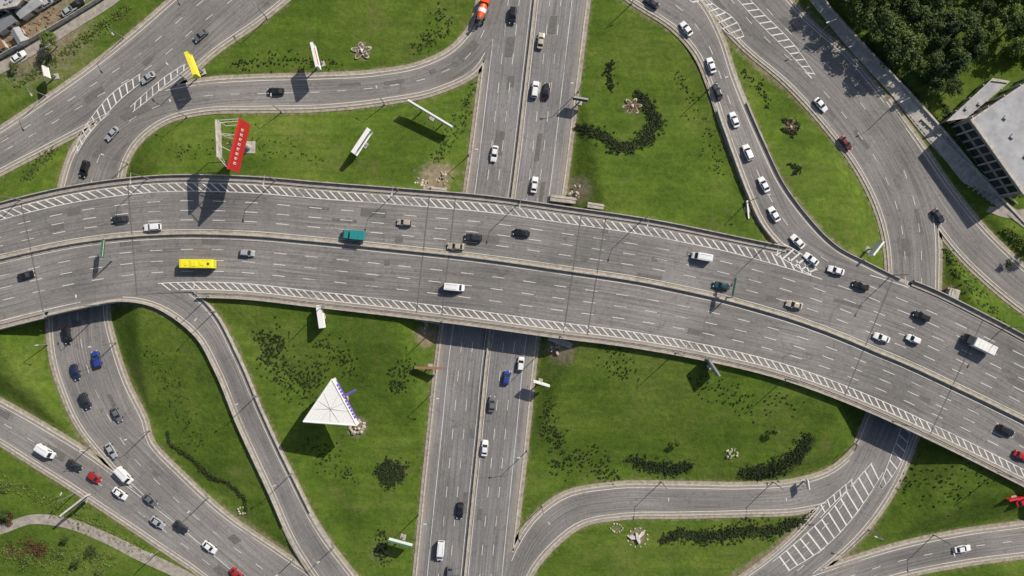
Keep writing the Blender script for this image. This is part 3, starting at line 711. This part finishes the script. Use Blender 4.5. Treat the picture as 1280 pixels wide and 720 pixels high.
def tri():
    zt=14.5; zb=10.5; mb=MB(); pts=[P(379,527,zt),P(415,474,zt),P(446,532,zt)]
    c=np.mean(np.array(pts),0); g=gz(c[0],c[1])
    low=[(p[0],p[1],zb) for p in pts]; top=[(p[0],p[1],zt) for p in pts]
    mb.face(top,'white',up=True); mb.face(low,'dsteel')
    for i in range(3):
        j=(i+1)%3
        mb.face([low[i],low[j],top[j],top[i]],'white')
        a=Vector(top[i]);d=Vector(top[j]); mb.tube(a,d,.22,.22,'white',5)
        mid=(a+d)/2; out=(mid-Vector((c[0],c[1],zt))).normalized(); u=(d-a).normalized(); L=(d-a).length
        ang=math.atan2(u.y,u.x); nk=11
        mb.box((mid.x+out.x*.1,mid.y+out.y*.1,zb+.6),(L*.9,.14,.7),'purple',rot=ang)
        for k in range(nk):
            if k in(4,): continue
            q=a+u*L*(.12+.76*(k+.5)/nk)+out*.08
            mb.box((q.x,q.y,zt-1.7-(k%3)*.15),(L*.76/nk*.66,.12,1.9+(k%2)*.4),'purple',rot=ang)
        for t in (.3,.5,.7):
            q=a.lerp(d,t); mb.tube((q.x,q.y,zt+.03),(c[0],c[1],zt+.12),.05,.05,'offwhite',4)
    mb.tube((c[0],c[1],g-.4),(c[0],c[1],zb),1.1,.9,'offwhite',12)
    for p in low:
        mb.tube((c[0],c[1],zb-2),(p[0]*.8+c[0]*.2,p[1]*.8+c[1]*.2,zb),.2,.2,'steel',6)
    q=P(436,492,14); mb.tube((q[0]-1.2,q[1]-.6,13.6),(q[0]+1.8,q[1]+.9,14),.35,.35,'purple',6)
    mb.box((c[0],c[1],g+.2),(4,4,.6),'conc',bev=.1)
    mb.obj('triangular_billboard')
tri()
def gantry(a,c,z0,h,col='green'):
    A=Vector(P(a[0],a[1],z0+h)); B=Vector(P(c[0],c[1],z0+h)); mb=MB(); ang=math.atan2(B.y-A.y,B.x-A.x); L=(B-A).length; m_=(A+B)/2
    for o in (0,.5): mb.tube((A.x,A.y,z0+h-o),(B.x,B.y,z0+h-o),.09,.09,'steel',5)
    mb.box((m_.x,m_.y,z0+h-.4),(L*.8,.2,1.6),col,rot=ang); mb.box((m_.x,m_.y,z0+h-.4),(L*.7,.25,.2),'white',rot=ang)
    mb.tube((B.x,B.y,z0),(B.x,B.y,z0+h),.2,.15,'steel',8); mb.obj('direction_sign')
gantry((129,296),(126,325),ZB,6.); gantry((921,345),(916,372),ZB,5.5)
# ------------------------------------------------------------------ rocks / ornaments
def blob(mb,x,y,z,r,mat,sq=.6):
    bm=bmesh.new(); bmesh.ops.create_icosphere(bm,subdivisions=1,radius=r)
    i0=len(mb.v); k=mb.mi(mat)
    for v in bm.verts:
        f=random.uniform(.75,1.2); mb.v.append((x+v.co.x*f,y+v.co.y*f,z+v.co.z*f*sq))
    for f in bm.faces: mb.f.append(tuple(i0+v.index for v in f.verts)); mb.m.append(k)
    bm.free()
def rocks(px,py,rr,n,mat='rock',ring=False,rs=(.35,.9)):
    x,y,z=G(px,py); mb=MB()
    for k in range(n):
        a=2*math.pi*k/n if ring else random.uniform(0,2*math.pi); d=rr*(random.uniform(.85,1.1) if ring else random.random()**.6)
        blob(mb,d*math.cos(a),d*math.sin(a)*.8,.15,random.uniform(*rs),mat)
    return mb,x,y,z
mb,x,y,z=rocks(446,533,2.2,13,'rock',ring=True,rs=(.4,.9))
for k in range(4): blob(mb,random.uniform(-.8,.8),random.uniform(-.8,.8),.5,.5,'brown' if k==0 else 'offwhite',1.2)
mb.obj('rock_garden',(x,y,z))
def flower(px,py,rad,np_,rot,col,rim='rock',sq=.85):
    """flower shaped planting: raised petals with a stone rim, soil and small blooms"""
    x,y,z=G(px,py); mb=MB(); n=np_*10
    def ring(k,zz): return [((rad*k*(.72+.28*math.cos(np_*a)))*math.cos(a+rot),(rad*k*(.72+.28*math.cos(np_*a)))*math.sin(a+rot)*sq,zz) for a in [2*math.pi*j/n for j in range(n)]]
    mb.loft([ring(1.,-.3),ring(1.,.32),ring(.86,.36)],rim,caps=False)
    mb.face(ring(.86,.30),'soil',up=True); mb.loft([ring(.86,.36),ring(.86,.29)],rim,caps=False)
    for k in range(int(26*rad)):
        a=random.uniform(0,6.283); q=rad*.8*(.72+.28*math.cos(np_*a))*random.random()**.5
        blob(mb,q*math.cos(a+rot),q*math.sin(a+rot)*sq,.38,random.uniform(.1,.2),col if k%3 else 'shrub')
    blob(mb,0,0,.5,rad*.2,'offwhite',.9); mb.obj('flower_bed',(x,y,z))
flower(452,64,3.1,5,.4,'offwhite'); flower(790,133,2.9,6,.1,'brown','rock'); flower(988,159,2.0,6,.1,'brown','soil')
def wings(px,py,s,rot):
    x,y,z=G(px,py); mb=MB()
    def pl(pts,z0,z1,m): mb.loft([[(a*s,c*s,z0) for a,c in pts],[(a*s*.9,c*s*.9,z1) for a,c in pts]],m)
    pl([(-.2,-1.5),(.3,-1.4),(.5,0),(.3,1.2),(-.2,1.4),(-.5,0)],0,.9,'offwhite')
    pl([(.4,-.2),(1.9,.5),(2.3,1.3),(1.2,1.2),(.4,.6)],.1,.6,'offwhite'); pl([(-.4,.6),(-1.2,1.2),(-2.3,1.),(-1.8,.2),(-.4,-.2)],.1,.6,'offwhite')
    for k in range(12):
        a=k*math.pi/6; blob(mb,2.5*s*math.cos(a),2.3*s*math.sin(a),.1,.3,'rock')
    mb.obj('stone_sculpture',(x,y,z),rot)
wings(797,672,1.15,.3)
mb,x,y,z=rocks(771,660,1.6,12,ring=True,rs=(.2,.4)); mb.obj('rock_garden',(x,y,z))
mb,x,y,z=rocks(915,566,2.2,22,'rock',rs=(.2,.4)); mb.obj('rock_garden',(x,y,z))
mb,x,y,z=rocks(303,638,1.2,9,'rock',ring=True,rs=(.2,.4)); mb.obj('rock_garden',(x,y,z))
for (px,py,n,rr) in ((530,232,25,3.),(548,222,24,3),(722,240,24,3.),(700,432,24,3.),(530,410,18,2.5),(20,40,40,6),(45,30,30,5),(60,20,20,5)):
    mb,x,y,z=rocks(px,py,rr,n,'rock' if px>100 else 'brown',rs=(.15,.5)); mb.obj('rubble_pile',(x,y,z))
for (px,py,l,w,ro,h) in ((545,238,6,1.6,-.1,.9),(705,250,8,1.8,-.12,.9),(530,398,9,1.8,-.15,.9),(705,428,9,1.8,-.35,.9),(745,258,5,1.5,-.15,.8),(1188,372,5,3,1.3,1.)):
    x,y,z=G(px,py); mb=MB(); mb.box((0,0,h/2),(l,w,h+.6),'conc',bev=.08); mb.box((0,w*.2,h+.35),(l*.9,.3,.2),'kerb'); mb.box((l*.45,0,h*.6),(.4,w*1.3,h),'kerb'); mb.obj('abutment_wall',(x,y,z),ro)
# ------------------------------------------------------------------ foliage
def leaves(centers,rad,per,size,flat=.6,seed=0):
    g=np.random.default_rng(seed); n=len(centers)*per
    c=np.repeat(np.array(centers),per,0); d=g.normal(size=(n,3)); d/=np.linalg.norm(d,axis=1)[:,None]
    rr=np.repeat(np.array(rad) if hasattr(rad,'__len__') else np.full(len(centers),rad),per)
    pos=c+d*(rr*g.random(n)**.45)[:,None]*np.array([1,1,flat])
    nn=d*.6+g.normal(size=(n,3))*.5+np.array([0,0,.5]); nn/=np.linalg.norm(nn,axis=1)[:,None]
    t=np.cross(nn,g.normal(size=(n,3))); t/=np.linalg.norm(t,axis=1)[:,None]; bb=np.cross(nn,t)
    s=(size*g.uniform(.6,1.3,n))[:,None]
    return np.stack([pos-t*s,pos+bb*s*.6,pos+t*s,pos-bb*s*.6],1).reshape(-1,3)
def addleaves(mb,v,mat):
    i0=len(mb.v); mb.v+=v.tolist(); k=mb.mi(mat); n=len(v)//4
    mb.f+=[(i0+4*i,i0+4*i+1,i0+4*i+2,i0+4*i+3) for i in range(n)]; mb.m+=[k]*n
def treemesh(seed,mat,h=9.,r=4.):
    g=random.Random(seed); mb=MB(); mb.tube((0,0,-.3),(.2,.1,h*.55),.28,.14,'bark',8)
    cs=[];rd=[]
    for k in range(26):
        a=g.uniform(0,6.283); q=r*g.random()**.6*.85; z=h*.5+ (h*.5)*(1-(q/r)**2)*g.uniform(.2,.95)
        c=(q*math.cos(a),q*math.sin(a)*g.uniform(.8,1.),z); cs.append(c); rd.append(g.uniform(.7,1.5))
        if k%3==0: mb.tube((.1,.05,h*g.uniform(.25,.5)),c,.09,.03,'bark',5)
    addleaves(mb,leaves(cs,rd,80,.26,.7,seed),mat); return mb.mesh('tree_mesh')
def conifer(seed,h=12,r=3.2):
    g=random.Random(seed); mb=MB(); mb.tube((0,0,-.3),(0,0,h),.25,.05,'bark',8); cs=[];rd=[]
    for k in range(11):
        z=h*(.12+.86*k/11); R_=r*(1-k/11.5); m=max(4,int(10*(1-k/13)))
        for j in range(m):
            a=j*6.283/m+k*.7+g.uniform(-.2,.2)
            for t in (.35,.65,.95):
                cs.append((R_*t*math.cos(a),R_*t*math.sin(a),z-R_*t*.3)); rd.append(.5*(1.2-t*.5))
    addleaves(mb,leaves(cs,rd,14,.24,.5,seed),'needle'); return mb.mesh('tree_mesh')
TM=[treemesh(1,'leaf'),treemesh(2,'leaf'),treemesh(3,'leaf2'),treemesh(4,'leaf',8,3.4)]; CM=conifer(5)
def tree(px,py,k,s):
    x,y,z=G(px,py); place(TM[k] if k>=0 else CM,'tree' if k>=0 else 'conifer_tree',(x,y,z),random.uniform(0,6.28),(s*random.uniform(.9,1.1),s,s*random.uniform(.9,1.1)))
g2=random.Random(11)
trees=[]; tries=0
while len(trees)<105 and tries<9000:
    tries+=1
    px=g2.uniform(990,1370); py=g2.uniform(-80,165)
    line=(px-1000)*1.05-46
    if py>line-4 or (px>1150 and py>118) or (px>1188 and py>70): continue
    if any((px-a)**2+(py-c)**2<15.5**2 for a,c in trees): continue
    trees.append((px,py))
for px,py in trees: tree(px,py,g2.choice((0,1,2,1,3,2,3)),g2.uniform(.65,1.2))
for px,py,s in ((1160,95,.95),(1178,90,1.),(1172,45,1.05),(1110,75,.8)): tree(px,py,-1,s)
for px,py,k,s in ((1062,14,0,1.3),(1085,42,1,1.35),(1108,68,0,1.3),(1040,-8,1,1.3),(72,58,2,.75),(15,640,3,.5),(845,552,2,.3),(966,537,2,.38),(1290,310,2,.6),(1255,330,3,.35),(100,700,3,.4),(130,712,2,.35),(85,672,3,.35),(22,84,2,.35),(1215,395,3,.3)): tree(px,py,k,s)
def shrub(px,py,r,mat,name='shrub'):
    x,y,z=G(px,py); mb=MB(); cs=[(random.uniform(-r,r)*.7,random.uniform(-r,r)*.7,random.uniform(.2,.9)) for _ in range(14)]
    for q in cs[:5]: mb.tube((0,0,-.1),q,.04,.02,'bark',4)
    addleaves(mb,leaves(cs,r*.45,60,.16,.7,int(px)),mat); mb.obj(name,(x,y,z))
shrub(48,684,3.2,'shrubred'); shrub(10,648,2.,'shrubred'); shrub(30,702,2.5,'leaf2'); shrub(75,690,2.2,'leaf2'); shrub(115,690,2,'leaf'); shrub(8,610,1.6,'leaf2')
def bed(path,wid,n,mat='shrub',size=.2,cr=.4,gap=.0,per=11,name='shrub_bed'):
    p=np.array(path,float); t=np.r_[0,np.cumsum(np.linalg.norm(np.diff(p,axis=0),axis=1))]; cs=[]; rd=[]
    for _ in range(n):
        u=random.random()*t[-1]
        if gap and math.sin(u*.35)*math.sin(u*.13+1)>gap: continue
        e=wid*(1-.5*abs(2*u/t[-1]-1))
        px=np.interp(u,t,p[:,0])+random.gauss(0,e*.4); py=np.interp(u,t,p[:,1])+random.gauss(0,e*.4)
        x,y,z=G(px,py); cs.append((x,y,z+.12)); rd.append(cr*random.uniform(.6,1.2))
    mb=MB(); addleaves(mb,leaves(cs,rd,per,size,.55,n),mat); mb.obj(name)
for q in BEDS: bed(*q)
for path,wid,n,mt,cr in (([(335,440),(350,470),(385,480),(400,455)],36,260,'shrub',.36),([(320,420),(350,425),(330,450)],22,150,'shrub',.34),([(400,430),(430,440),(440,470)],26,80,'shrub',.3),([(385,555),(420,575),(440,600)],24,70,'shrub',.32),
([(690,585),(740,570),(770,600)],28,150,'shrub',.36),([(690,540),(700,560)],20,70,'shrub',.34),([(985,205),(1000,212),(990,218)],6,80,'shrub',.35),([(870,480),(920,500),(1000,510)],34,90,'shrub',.3),
([(545,200),(575,150),(590,110)],16,130,'leaf',.35),([(290,80),(350,76),(430,80)],16,130,'shrub',.3),([(520,60),(560,30),(545,10)],24,110,'leaf',.32),([(690,500),(680,545)],14,70,'leaf',.35),
([(490,490),(510,455)],20,80,'shrub',.34),([(765,75),(760,95),(765,112)],9,110,'shrub',.33),([(930,90),(950,110),(960,135)],12,60,'shrub',.3),([(850,90),(880,160),(900,220)],20,70,'leaf',.3),
([(750,420),(780,450),(770,470)],30,70,'shrub',.3),([(1180,310),(1200,345),(1250,400)],12,140,'leaf',.4),([(30,225),(70,180)],14,100,'leaf',.3),([(1100,600),(1180,610),(1260,560)],40,150,'shrub',.33),([(470,690),(480,700),(475,660)],14,80,'shrub',.34),
([(180,430),(210,480),(250,560)],30,90,'leaf',.28),([(220,190),(300,170),(400,200)],26,80,'leaf',.28)):
    bed(path,wid,n,mt,.2,cr)
for path,wid,n,mt,cr in (([(1150,130),(1190,165),(1250,215),(1275,240)],18,420,'leaf2',.6),([(0,600),(60,625),(100,650),(180,690)],18,320,'leaf2',.45),([(0,690),(60,700),(140,700)],26,360,'leaf2',.5),([(10,690),(50,682)],20,90,'shrubred',.5),
([(20,110),(60,80),(110,45),(160,10)],12,260,'leaf2',.45),([(1255,290),(1280,305),(1300,330)],12,160,'leaf2',.5),([(1080,52),(1120,98),(1150,128)],12,260,'leaf',.6),([(1180,135),(1210,175),(1250,230)],14,260,'leaf',.6)):
    bed(path,wid,n,mt,.22,cr)
# ------------------------------------------------------------------ buildings
def building(corners,zt,name,floors=3,nroof=9):
    top=[P(q[0],q[1],zt) for q in corners]; g=min(gz(p[0],p[1]) for p in top)-.3
    root=bpy.data.objects.new(name,None); sc.collection.objects.link(root)
    w=MB(); w.loft([[(p[0],p[1],g) for p in top],[(p[0],p[1],zt) for p in top]],'facade'); o=w.obj('walls'); o.parent=root
    c=Vector(np.mean(np.array(top),0)); rf=MB()
    ins=[Vector(p)+(c-Vector(p)).normalized()*.9 for p in top]
    rf.face([(p.x,p.y,zt+.02) for p in ins],'roof',up=True)
    for i in range(4):
        a,d=Vector(top[i]),Vector(top[(i+1)%4]); ia,idd=ins[i],ins[(i+1)%4]; u=Vector((0,0,.4))
        rf.face([a+u,d+u,idd+u,ia+u],'kerb',up=True); rf.face([a,d,d+u,a+u],'kerb'); rf.face([ia,idd,idd+u,ia+u],'kerb')
    for k in range(nroof):
        t,s=random.uniform(.15,.85),random.uniform(.15,.85)
        p=Vector(top[0]).lerp(Vector(top[1]),t).lerp(Vector(top[3]).lerp(Vector(top[2]),t),s); rf.box((p.x,p.y,zt+.3),(random.uniform(.6,1.6),random.uniform(.6,1.2),.5),'roof',rot=.9,bev=.05)
    o=rf.obj('roof'); o.parent=root
    wn_=MB()
    for i in range(4):
        a,d=Vector(top[i]),Vector(top[(i+1)%4]); L=(d-a).length; u=(d-a).normalized(); n=Vector((u.y,-u.x,0))
        if (((a+d)/2+n)-c).length<((a+d)/2-c).length: n=-n
        ang=math.atan2(u.y,u.x); fh=(zt-g-.8)/floors
        for f in range(floors):
            k=1.5; 
            while k<L-1.2:
                q=a+u*k+n*.03; z=g+.6+fh*(f+.5); wn_.box((q.x,q.y,z),(1.9,.12,fh*.7),'glass',rot=ang)
                if int(k/2.6)%2==0: wn_.box((q.x+u.x*1.2+n.x*.1,q.y+u.y*1.2+n.y*.1,z),(.3,.45,fh*.98),'kerb',rot=ang)
                k+=2.6
    o=wn_.obj('windows'); o.parent=root
building([(1212,150),(1278,243),(1440,135),(1368,45)],10.,'office_building',2)
building([(1182,152),(1207,148),(1262,102),(1240,98)],4.5,'entrance_annex',1,2)
building([(-30,-40),(-30,18),(22,8),(48,-22)],5.,'storage_building',1)
def shed(px,py,l,w,h,rot,mat='roof'):
    x,y,z=G(px,py); mb=MB(); mb.box((0,0,h/2),(l,w,h),'offwhite'); mb.loft([[(-l/2-.2,-w/2-.2,h+.003),(l/2+.2,-w/2-.2,h+.003),(l/2+.2,w/2+.2,h+.003),(-l/2-.2,w/2+.2,h+.003)],[(-l/2-.2,-.1,h+.7),(l/2+.2,-.1,h+.7),(l/2+.2,.1,h+.7),(-l/2-.2,.1,h+.7)]],mat)
    mb.box((0,-w/2,1),(1,.08,2),'dsteel'); mb.box((l*.3,-w/2,1.5),(.9,.06,.8),'glass'); mb.obj('shed',(x,y,z),math.radians(rot))
shed(12,32,6,3,2.6,35,'steel'); shed(42,12,7,3,2.6,35); shed(0,62,5,2.4,2.4,30,'brown'); shed(30,48,4,2.4,2.4,120)
def fence(pts,h,name='fence'):
    w=[G(*p) for p in pts]; mb=MB()
    for a,c in zip(w[:-1],w[1:]):
        a=Vector(a);c=Vector(c);n=max(1,int((c-a).length/2.5))
        for k in range(n):
            p=a.lerp(c,k/n);q=a.lerp(c,(k+1)/n); m_=(p+q)/2; ang=math.atan2(q.y-p.y,q.x-p.x)
            mb.box((m_.x,m_.y,m_.z+h/2),((q-p).length-.06,.1,h),'offwhite',rot=ang); mb.box((p.x,p.y,p.z+h/2),(.2,.2,h+.2),'conc',rot=ang)
    mb.obj(name)
fence([(-20,84),(40,52),(92,22),(140,-8)],2.); fence([(1150,150),(1200,198),(1270,255)],1.)
# ------------------------------------------------------------------ light
W=bpy.data.worlds.new("World"); sc.world=W; W.use_nodes=True; nt=W.node_tree
sky=nt.nodes.new('ShaderNodeTexSky'); sky.sky_type='NISHITA'; sky.sun_disc=False; sky.dust_density=2.
el=math.radians(40); az=math.atan2(.72,.69); sky.sun_elevation=el; sky.sun_rotation=az
nt.links.new(sky.outputs[0],nt.nodes['Background'].inputs[0]); nt.nodes['Background'].inputs[1].default_value=.09
sd=bpy.data.lights.new('sun','SUN'); sd.energy=4.8; sd.angle=math.radians(.5); sd.color=(1,.94,.84)
so=bpy.data.objects.new('sun',sd); sc.collection.objects.link(so)
so.rotation_euler=Vector((-math.sin(az)*math.cos(el),-math.cos(az)*math.cos(el),-math.sin(el))).to_track_quat('-Z','Y').to_euler(); so.location=(100,100,150)
cam=bpy.data.cameras.new('camera'); co=bpy.data.objects.new('camera',cam); sc.collection.objects.link(co); sc.camera=co
co.location=(0,0,H); cam.sensor_width=36; cam.lens=36*H/(1280*S); cam.clip_end=8000; cam.clip_start=1
sc.view_settings.view_transform='Standard'; sc.view_settings.look='None'; sc.view_settings.exposure=0
